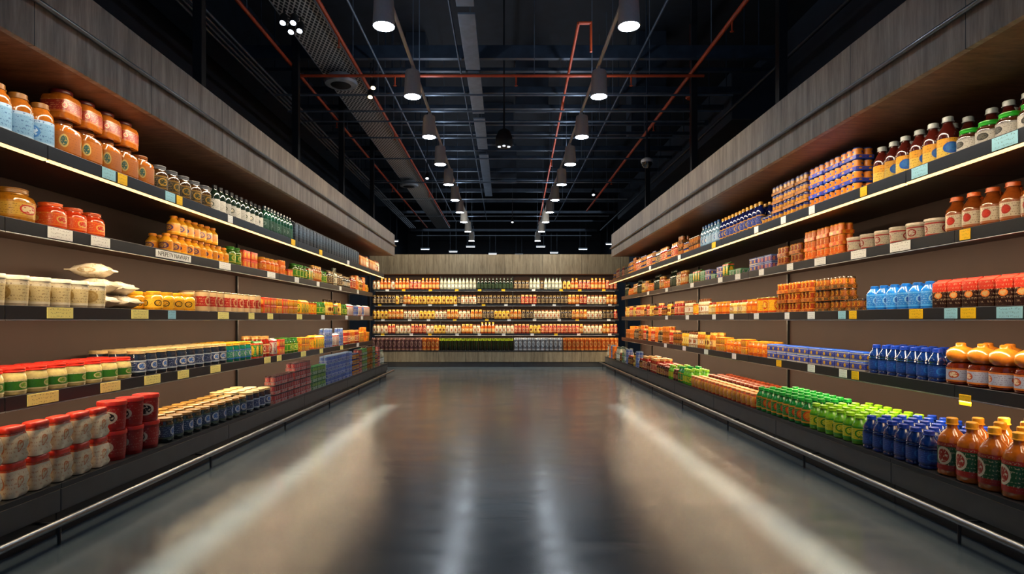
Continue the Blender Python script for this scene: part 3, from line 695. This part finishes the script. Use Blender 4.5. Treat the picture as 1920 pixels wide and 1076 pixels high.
# ---------------------------------------------------------------- price tags
def tagmat(name, c, plain=False):
    m, nt, b = newmat(name)
    g = objcoord(nt, 'Generated'); s = nt.nodes.new('ShaderNodeSeparateXYZ'); nt.links.new(g, s.inputs[0])
    v = s.outputs[2]; u = s.outputs[1]
    rows = mth(nt, 'LESS_THAN', mth(nt, 'ABSOLUTE', mth(nt, 'SUBTRACT', mth(nt, 'FRACT', mth(nt, 'MULTIPLY', v, 3.0)), .5)), .22)
    nz = noisetex(nt, comb(nt, mth(nt, 'MULTIPLY', u, 16.0), mth(nt, 'MULTIPLY', v, 4.0), 0.0), 1.5, 2)
    tx = mth(nt, 'MULTIPLY', rows, mth(nt, 'GREATER_THAN', nz, .57))
    mid = mth(nt, 'LESS_THAN', mth(nt, 'ABSOLUTE', mth(nt, 'SUBTRACT', u, .5)), 0.0 if plain else .4)
    nt.links.new(mix(nt, mth(nt, 'MULTIPLY', mth(nt, 'MULTIPLY', tx, mid), .6), C(c), C('#33302a')), b.inputs['Base Color'])
    b.inputs['Roughness'].default_value = .4
    return m
TM = {'y': tagmat('yellow_tag', '#f0c010'), 'w': tagmat('white_tag', '#e8ebe8'), 'c': tagmat('pale_blue_tag', '#94ccdc'), 'p': tagmat('pale_yellow_tag', '#f4e888'), 'b': tagmat('blank_white_tag', '#e8ebe8', True)}
TN = {'y': 'yellow', 'w': 'white', 'c': 'pale blue', 'p': 'pale yellow', 'b': 'long white printed'}
TAGM = {}
def tag(sd, lv, y, c, w=.16, h=.085, dz=0):
    D = SIDE[sd]; s = D['s']; x, z = D['e'][lv]
    key = (c, w, h)
    if key not in TAGM: TAGM[key] = boxmesh('price_tag', (.004, w, h), TM[c], .001)
    o = bpy.data.objects.new('price_tag', TAGM[key]); o.location = (s*(x-.0145), y, z+.055+dz)
    return link(o, None, label=f'{TN[c]} price tag clipped on the shelf edge', category='price tag', group='price tags on the shelf edges')
def text(body, size, mat, parent, side):
    cu = bpy.data.curves.new('lettering', 'FONT'); cu.body = body; cu.size = size; cu.extrude = .0006
    cu.align_x = 'CENTER'; cu.align_y = 'CENTER'
    t = bpy.data.objects.new('lettering', cu); COL.objects.link(t); bpy.context.view_layer.update()
    me = bpy.data.meshes.new_from_object(t.evaluated_get(bpy.context.evaluated_depsgraph_get())); bpy.data.objects.remove(t)
    me.materials.clear(); me.materials.append(mat)
    o = bpy.data.objects.new('lettering', me)
    o.rotation_euler = (math.pi/2, 0, -side*math.pi/2); o.location = (-side*.0028, 0, 0)
    return link(o, parent)
M_INK = pm('#1c1a18', .5, name='black_print')
for y, c, w in ((4.73, 'c', .16), (4.9, 'y', .12), (5.6, 'c', .16), (5.76, 'y', .1), (6.83, 'w', .12), (8.87, 'y', .16), (10.2, 'y', .16), (12, 'w', .16)): tag('L', 1, y, c, w)
for y, c, w in ((4.61, 'w', .26), (5.07, 'w', .24), (7.33, 'w', .3), (8.79, 'w', .3), (9.87, 'w', .2), (11, 'w', .16), (12.5, 'w', .16), (14, 'w', .16)): tag('L', 2, y, c, w)
t = tag('L', 2, 6.2, 'b', .66, .075); text('NPEPETV NAWARY', .068, M_INK, t, -1)
for y, c, w in ((4.61, 'p', .27), (5.62, 'p', .26), (6.16, 'c', .14), (7.29, 'p', .28), (8.1, 'p', .18), (8.75, 'p', .2), (10, 'p', .25), (11.3, 'w', .2), (13, 'w', .2), (14.4, 'w', .2)): tag('L', 3, y, c, w)
for y, c, w in ((4.44, 'p', .3), (5.2, 'p', .26), (5.82, 'p', .26), (6.38, 'p', .22), (7.09, 'p', .24), (8.65, 'p', .22), (9.1, 'p', .18), (10.2, 'p', .25), (11.2, 'p', .2), (12.6, 'p', .2), (14, 'w', .2)): tag('L', 4, y, c, w)
for y, c, w in ((3.85, 'c', .2), (4.64, 'c', .18), (5.36, 'y', .1), (6.26, 'w', .12), (6.9, 'w', .12), (7.64, 'w', .12), (9.19, 'y', .16), (11, 'w', .16), (13.2, 'w', .16)): tag('R', 1, y, c, w)
for y, c, w in ((4.69, 'y', .11), (5.46, 'w', .28), (6.1, 'w', .26), (6.84, 'w', .24), (7.56, 'w', .16), (8.4, 'w', .16), (9.25, 'w', .2), (10, 'w', .2), (11.5, 'w', .2), (13.3, 'w', .2), (15, 'w', .2)): tag('R', 2, y, c, w)
for y, c, w in ((4.28, 'c', .22), (4.84, 'c', .14), (4.66, 'y', .15), (5.25, 'y', .17), (6.2, 'y', .13), (6.4, 'c', .14), (7.04, 'w', .16), (7.64, 'w', .12), (8.57, 'w', .16), (9.5, 'w', .16), (10.3, 'w', .16), (11.8, 'w', .2), (13.3, 'w', .2)): tag('R', 3, y, c, w)
tag('R', 4, 4.69, 'y', .12, .085, -.06)
for y, c, w in ((6.16, 'y', .12), (6.38, 'w', .14), (7.04, 'w', .16), (7.87, 'y', .14), (9.4, 'w', .16), (10.7, 'w', .2), (12, 'w', .2), (13.4, 'w', .2)): tag('R', 4, y, c, w)
bt = {c: boxmesh('price_tag', (.11, .004, .06), TM[c], .001) for c in 'yw'}
for lv, z in BL.items():
    for x in [-3.9+.8*i+random.uniform(-.15, .15) for i in range(10)]:
        if x > 3.6: continue
        c = random.choice('wwy' if lv > 1 else 'yyw')
        o = bpy.data.objects.new('price_tag', bt[c]); o.location = (x, BY-.0145, z+.035)
        link(o, None, label=f'{TN[c]} price tag on the end-wall shelf edge', category='price tag', group='price tags on the shelf edges')

# ---------------------------------------------------------------- ceiling
PY = [6.2, 8.15, 9.95, 11.7, 13.45, 15.2, 16.9, 18.6, 20.6, 23.0]
hs = loft(rnd((.112, 0), (.116, .006), (.116, .02), (.102, .33), (.095, .355), (.03, .36)), 32, cap=(False, True))
disc = loft(rnd((.106, .001), (.106, .012)), 32)
mh, md, mdf = mk('housing', [(hs, M_LAMP)]), mk('diffuser', [(disc, M_DISC)]), mk('diffuser', [(disc, M_DISCF)])
mb = mk('mount', [(tubegeo((0, 0, .355), (0, 0, .43), .02), M_LAMP)])
def pend(x, y, z, power=True):
    o = bpy.data.objects.new('pendant_lamp', mh); o.location = (x, y, z)
    link(o, None, label='pale grey cylinder downlight with glowing cool white lens', category='ceiling lamp', group='cylinder downlights on the tracks')
    link(bpy.data.objects.new('diffuser', md if power else mdf), o); link(bpy.data.objects.new('mount', mb), o)
    if power:
        l = bpy.data.lights.new('downlight', 'SPOT'); l.energy = 60; l.color = (.86, .94, 1); l.spot_size = math.radians(140); l.spot_blend = 1; l.shadow_soft_size = .1
        lo = bpy.data.objects.new('downlight', l); lo.location = (x, y, z-.03); COL.objects.link(lo)
for s, X in ((-1, -1.27), (1, 1.32)):
    for i, y in enumerate(PY): pend(X, y, 4.6, True)
    tube('lighting_track', (X, 4.5, 5.05), (X, 25, 5.05), .024, M_LAMP, label='long pale grey lighting track hung from the ceiling', category='lighting track', group='lighting tracks')
    for i in range(6):
        y = 5.2+3.6*i
        tube('hanger_rod', (X, y, 5.07), (X, y, ZC), .007, M_PIPEG, seg=6, label='thin steel hanger rod from the ceiling', category='hanger rod', group='ceiling hanger rods')
for x, y in ((-4.9, 26), (-3.9, 29), (-2.6, 30), (-1.6, 28), (-.6, 31), (.8, 31.5), (1.75, 28), (2.6, 30.5), (3.9, 29), (4.9, 27)):
    P = empty('batten_lamp', (x, y, 5.0), label='short glowing linear ceiling lamp in a grey housing', category='ceiling lamp', group='linear lamps at the rear of the hall')
    box('housing', (x-.22, y-.06, 5.0), (x+.22, y+.06, 5.06), M_LAMP, P)
    box('diffuser', (x-.2, y-.04, 4.975), (x+.2, y+.04, 4.999), M_DISCF, P)
    for q in (-.15, .15): tube('suspension_wire', (x+q, y, 5.06), (x+q, y, ZC), .005, M_PIPEG, P, 6)

RP = 'orange-red sprinkler pipe under the dark ceiling'
def head(P, x, y, z):
    geoobj('sprinkler_head', loft(rnd((.022, -.16), (.03, -.155), (.008, -.14), (.012, -.11), (.014, 0)), 12), M_RED, (x, y, z), P)
def rpipe(x0, x1, z, y0, y1, r, heads=()):
    P = tube('sprinkler_pipe', (x0, y0, z), (x1, y1, z), r, M_RED, label=RP, category='pipe', group='long sprinkler pipes')
    for y in heads:
        head(P, x0+(x1-x0)*(y-y0)/(y1-y0), y, z-.01)
    for y in heads:
        yy = y+.8
        tube('pipe_hanger', (x0+(x1-x0)*(yy-y0)/(y1-y0), yy, z), (x0+(x1-x0)*(yy-y0)/(y1-y0), yy, ZC), .007, M_PIPEG, P, 6)
rpipe(-3.42, -3.42, 5.6, 4, 26, .028, (7, 12, 18))
rpipe(-2.42, -2.42, 5.66, 4, 26, .028, (8.6, 13, 19))
rpipe(3.11, 3.11, 5.6, 4, 22, .032, (8, 12.2, 17))
rpipe(1.03, 1.48, 5.6, 8.1, 25, .022, (11, 15, 20))
P = tube('sprinkler_pipe', (-3.42, 9.68, 5.53), (3.3, 9.68, 5.53), .024, M_RED, label='orange-red cross pipe under the dark ceiling', category='pipe', group='cross sprinkler pipes')
for x in (-1.8, .2, 2.1):
    head(P, x, 9.68, 5.52); tube('pipe_hanger', (x+.3, 9.68, 5.53), (x+.3, 9.68, ZC), .007, M_PIPEG, P, 6)
P = tube('sprinkler_pipe', (1.2, 8.1, 5.2), (1.2, 8.1, 5.62), .018, M_RED, label='short orange-red drop pipe with branch elbow', category='pipe')
tube('branch', (1.03, 8.1, 5.6), (1.2, 8.1, 5.6), .022, M_RED, P)
P = tube('sprinkler_pipe', (3.6, 11.3, 4.7), (3.6, 11.3, ZC), .02, M_RED, label='vertical orange-red drop pipe with round valve', category='pipe')
geoobj('valve', loft(rnd((.09, 0), (.11, .02), (.11, .04), (.09, .06)), 20), M_RED, (3.6, 11.27, 5.75), P)
for x, z, r, mt in ((-3.85, 5.5, .02, M_PIPEG), (-3.93, 5.5, .02, M_PIPEG), (-4.01, 5.5, .02, M_PIPEG), (-4.09, 5.5, .02, M_PIPEG), (-2.08, 5.75, .016, M_PIPEG), (-.75, 5.82, .016, M_NAVY), (2.2, 5.8, .02, M_NAVY), (4.2, 5.4, .03, M_NAVY)):
    P = tube('conduit', (x, 4, z), (x, 25.5, z), r, mt, label='long thin grey conduit below the ceiling', category='conduit', group='long conduits')
    for y in (7, 16): tube('pipe_hanger', (x, y, z), (x, y, ZC), .006, M_PIPEG, P, 6)
ys = [9.9, 10.5, 11.35, 12.3, 13.25, 14.05, 15.2, 16.1, 17.4, 18.7, 20.1, 22, 24.2, 26.5, 29]
for i, y in enumerate(ys):
    hb = (.1, .06, .12, .08)[i % 4]
    box('ceiling_beam', (-4.6, y-.045, 6.0-hb), (4.6, y+.045, 6.0 if i else 6.12), M_NAVY, label='dark blue steel cross beam under the ceiling', category='beam', group='steel cross beams')
    if i % 2 or i < 4:
        zc = (5.43, 5.36, 5.46)[i % 3]
        P = tube('conduit', (-4.0, y+.35, zc), (4.0, y+.35, zc), .018, M_PIPEG, label='grey cross conduit below the ceiling', category='conduit', group='cross conduits')
        for x in (-2.2, 1.9): tube('pipe_hanger', (x, y+.35, zc), (x, y+.35, ZC), .006, M_PIPEG, P, 6)
    for x in (-4.1, -2.0, 2.4, 4.3):
        tube('hanger_rod', (x, y, 6.0 if i else 6.12), (x, y, ZC), .01, M_NAVY, seg=6, label='thin steel hanger rod from the ceiling', category='hanger rod', group='ceiling hanger rods')
for x, y, w_, l_ in ((-1.75, 11.85, .4, .5), (.6, 12.8, .7, .5), (2.9, 11.8, .6, .5), (-.2, 15.65, .9, .6), (1.9, 16.75, .5, .6), (3.4, 14.6, .6, .6), (-.2, 19.4, 1.2, .8)):
    box('air_duct', (x-w_/2, y-l_/2, 6.1), (x+w_/2, y+l_/2, ZC), M_WALL, bev=.01, label='dark rectangular duct section on the ceiling', category='duct', group='ceiling duct sections')
# perforated cable tray
m, nt, b = newmat('perforated_tray')
ps = nt.nodes.new('ShaderNodeNewGeometry').outputs['Position']
sp = nt.nodes.new('ShaderNodeSeparateXYZ'); nt.links.new(ps, sp.inputs[0])
a1 = mth(nt, 'ABSOLUTE', mth(nt, 'SINE', mth(nt, 'MULTIPLY', mth(nt, 'ADD', sp.outputs[0], mth(nt, 'MULTIPLY', sp.outputs[1], .5)), 45.0)))
a2 = mth(nt, 'ABSOLUTE', mth(nt, 'SINE', mth(nt, 'MULTIPLY', mth(nt, 'SUBTRACT', sp.outputs[0], mth(nt, 'MULTIPLY', sp.outputs[1], .5)), 45.0)))
hole = mth(nt, 'GREATER_THAN', mth(nt, 'MULTIPLY', a1, a2), .35)
nt.links.new(mix(nt, hole, C('#d0ccc4'), C('#16181c')), b.inputs['Base Color']); b.inputs['Roughness'].default_value = .45
M_TRAY = m
P = empty('cable_tray', (-2.8, 15, 5.72), label='long perforated steel cable tray below the ceiling', category='cable tray')
box('tray_bottom', (-3.09, 4, 5.72), (-2.52, 27, 5.74), M_TRAY, P)
box('tray_side', (-3.11, 4, 5.72), (-3.091, 27, 5.84), M_PIPEL, P); box('tray_side', (-2.519, 4, 5.72), (-2.5, 27, 5.84), M_PIPEL, P)
P = empty('cable_tray', (-.52, 15, 5.75), label='narrow light grey cable tray below the ceiling', category='cable tray')
for a, c in ((6.5, 7.9), (8.1, 9.9), (10.2, 12), (12.3, 14.5), (15, 20)):
    box('tray_bottom', (-.64, a, 5.72), (-.4, c, 5.75), M_PIPEG, P)
    tube('hanger', (-.52, (a+c)/2, 5.75), (-.52, (a+c)/2, ZC), .006, M_PIPEG, P, 6)
box('air_duct', (-5.2, 4, 6.15), (-4.62, 24, ZC), M_NAVY, bev=.02, label='large dark rectangular air duct by the wall', category='duct')
box('air_duct', (4.65, 12, 5.6), (5.6, 24, 6.6), M_WALL, bev=.02, label='large dark rectangular air duct by the wall', category='duct')
for x, y in ((-3.35, 6.45), (-3.35, 9.45), (-3.35, 12.1), (3.3, 10.2), (3.3, 6.98), (3.3, 13.5), (-3.35, 14.9)):
    z0 = SIDE['L' if x < 0 else 'R']['fas'][2]
    box('steel_column', (x-.05, y-.05, z0-.009), (x+.05, y+.05, ZC), M_BLACK, label='dark square steel hanger column above the canopy', category='column', group='steel columns')
def sub(name, g, mat, off=(0, 0, 0), P_=None, **kw):
    o = bpy.data.objects.new(name, mk(name, [(g, mat)])); o.location = off; return link(o, P_, **kw)
P = empty('speaker', (0, 10, 4.5), label='black hanging ceiling speaker with small lamps on a pole', category='speaker')
sub('housing', loft(rnd((.13, -.05), (.15, 0), (.14, .12), (.1, .22), (.03, .26)), 28), M_BLACK, P_=P)
sub('pole', loft(rnd((.015, .25), (.015, 2.7)), 10), M_BLACK, P_=P)
for dx in (-.08, 0, .08): sub('small_lamp', loft(rnd((.022, -.06), (.024, -.045)), 14), M_DISCF, (dx, -.02 if dx else -.08, -.0), P)
for x, y in ((-2.78, 10), (-2.85, 17.6)):
    P = empty('ceiling_speaker', (x, y, 5.5), label='round grey ceiling speaker with ring grille', category='speaker', group='round ceiling speakers')
    sub('housing', loft(rnd((.2, 0), (.26, .01), (.28, .05), (.26, .1), (.2, .16)), 32), M_PIPEL, P_=P); sub('grille', loft(rnd((.15, -.012), (.17, -.001)), 28), M_BLACK, P_=P)
    sub('bracket', loft(rnd((.02, .16), (.02, .219)), 10), M_PIPEG, P_=P)
P = empty('security_camera', (2.68, 11, 4.45), label='dark dome camera on a drop pole', category='camera')
sub('dome', loft(rnd((.02, -.1), (.06, -.085), (.09, -.05), (.1, 0)), 24), pm('#20242a', .08, 0, 1), P_=P)
sub('mount', loft(rnd((.11, .001), (.11, .05), (.05, .09), (.02, .1)), 24), M_LAMP, P_=P)
sub('pole', loft(rnd((.014, .1), (.014, 2.75)), 8), M_NAVY, P_=P)
def spot(x, y, z, warm, ZT):
    P = empty('spotlight', (x, y, z), label='small black adjustable spotlight with glowing lamp', category='spotlight', group='small black spotlights')
    h = sub('housing', loft(rnd((.045, 0), (.055, .01), (.05, .13), (.03, .16)), 20), M_BLACK, P_=P); h.rotation_euler = (math.radians(-25), 0, 0)
    l = sub('lens', loft(rnd((.038, -.004), (.038, .002)), 18), M_DISCW if warm else M_DISCF, P_=P); l.rotation_euler = (math.radians(-25), 0, 0)
    sub('stem', loft(rnd((.012, .13), (.012, ZT-z)), 8), M_BLACK, (0, .05, 0), P)
spot(-2.28, 10, 5.3, True, 5.9); spot(-2.2, 9.86, 5.4, True, 5.9)
for dx, dy in ((0, 0), (.14, 0), (.02, .25), (.15, .22)): spot(-2.98+dx, 7.9+dy, 5.5, False, 5.72)
for x, y in ((-1.9, 14.5), (2.5, 16.4), (.3, 21)): spot(x, y, 5.0, False, ZC)

# ---------------------------------------------------------------- lights
def area(name, loc, rot, sx, sy, e, col, spread=math.pi):
    l = bpy.data.lights.new(name, 'AREA'); l.shape = 'RECTANGLE'; l.size = sx; l.size_y = sy; l.energy = e; l.color = col; l.spread = spread
    o = bpy.data.objects.new(name, l); o.location = loc; o.rotation_euler = rot; COL.objects.link(o); return o
WARM = (1, .76, .48)
def aim(o, d):
    d = Vector(d).normalized(); y = Vector((0, 1, 0)); z = -d; x = y.cross(z).normalized()
    o.rotation_euler = Matrix((x, y, z)).transposed().to_euler()
for sd, D in SIDE.items():
    s = D['s']; y0 = 1.6; y1 = D['joints'][-1]; L = y1-y0
    for lv, (x, z) in D['e'].items():
        o = area('shelf_led', (s*(x-.01), (y0+y1)/2, z-.012), (0, 0, 0), .03, L, 9*L, WARM)
        aim(o, (s*.45, 0, -.8))
    fx, fz0 = D['fas'][0], D['fas'][1]
    o = area('canopy_fill', (s*(fx+.02), 8.8, fz0-.01), (0, 0, 0), .04, 14, 7*14, (1, .8, .58), math.radians(130)); aim(o, (s*.5, 0, -.8))  # added fill under the canopy edge, no fixture; lights the goods' fronts
    o = area('floor_streak_fill', (s*(fx-.06), 5.6, fz0+.1), (0, 0, 0), .03, 9.6, 50, (1, .8, .54), math.radians(8)); aim(o, (-s*.88, 0, -fz0-.1))  # added narrow lamp without fixture, lays the bright streak on the floor
    o = area('fascia_fill', (s*1.5, 11.5, 4.9), (0, 0, 0), .04, 9, 13, (1, .88, .72), math.radians(50)); aim(o, (s*1.45, 0, -1.2))  # added fill hanging free in the aisle, brightens the wood fascia
for z in list(BL.values()):
    o = area('shelf_led', (-.3, BY-.04, z), (0, 0, 0), 7.8, .03, 44, (1, .82, .58)); o.rotation_euler = (math.radians(20), 0, 0)
o = area('canopy_fill', (-.3, BY-.17, 2.95), (0, 0, 0), 7.8, .04, 75, (1, .82, .58)); o.rotation_euler = (math.radians(20), 0, 0)
o = area('fascia_fill', (-.3, BY-1.6, 4.4), (0, 0, 0), 7.0, .05, 50, (1, .88, .72)); o.rotation_euler = (math.radians(60), 0, 0)  # same added fill, for the end-wall fascia
area('far_room_light', (0, 27, 6.0), (0, 0, 0), 8, 8, 130, (.7, .85, 1))
for X in (-1.27, 1.32):
    area('ceiling_fill', (X, 13, 5.1), (math.pi, 0, 0), .06, 20, 80, (.66, .8, 1))  # added upward fill above the tracks, lifts the dark ceiling

w = bpy.data.worlds.new('world'); scene.world = w; w.use_nodes = True
w.node_tree.nodes['Background'].inputs[0].default_value = (.35, .5, .8, 1); w.node_tree.nodes['Background'].inputs[1].default_value = .25

cam = bpy.data.cameras.new('camera'); cam.lens = 36*1100/1920; cam.sensor_width = 36; cam.shift_x = 15/1920; cam.shift_y = 62/1920; cam.clip_start = .05
co = bpy.data.objects.new('camera', cam); co.location = (0, 0, 1.5); co.rotation_euler = (math.pi/2, 0, 0); COL.objects.link(co)
scene.camera = co
print('products', COUNT)
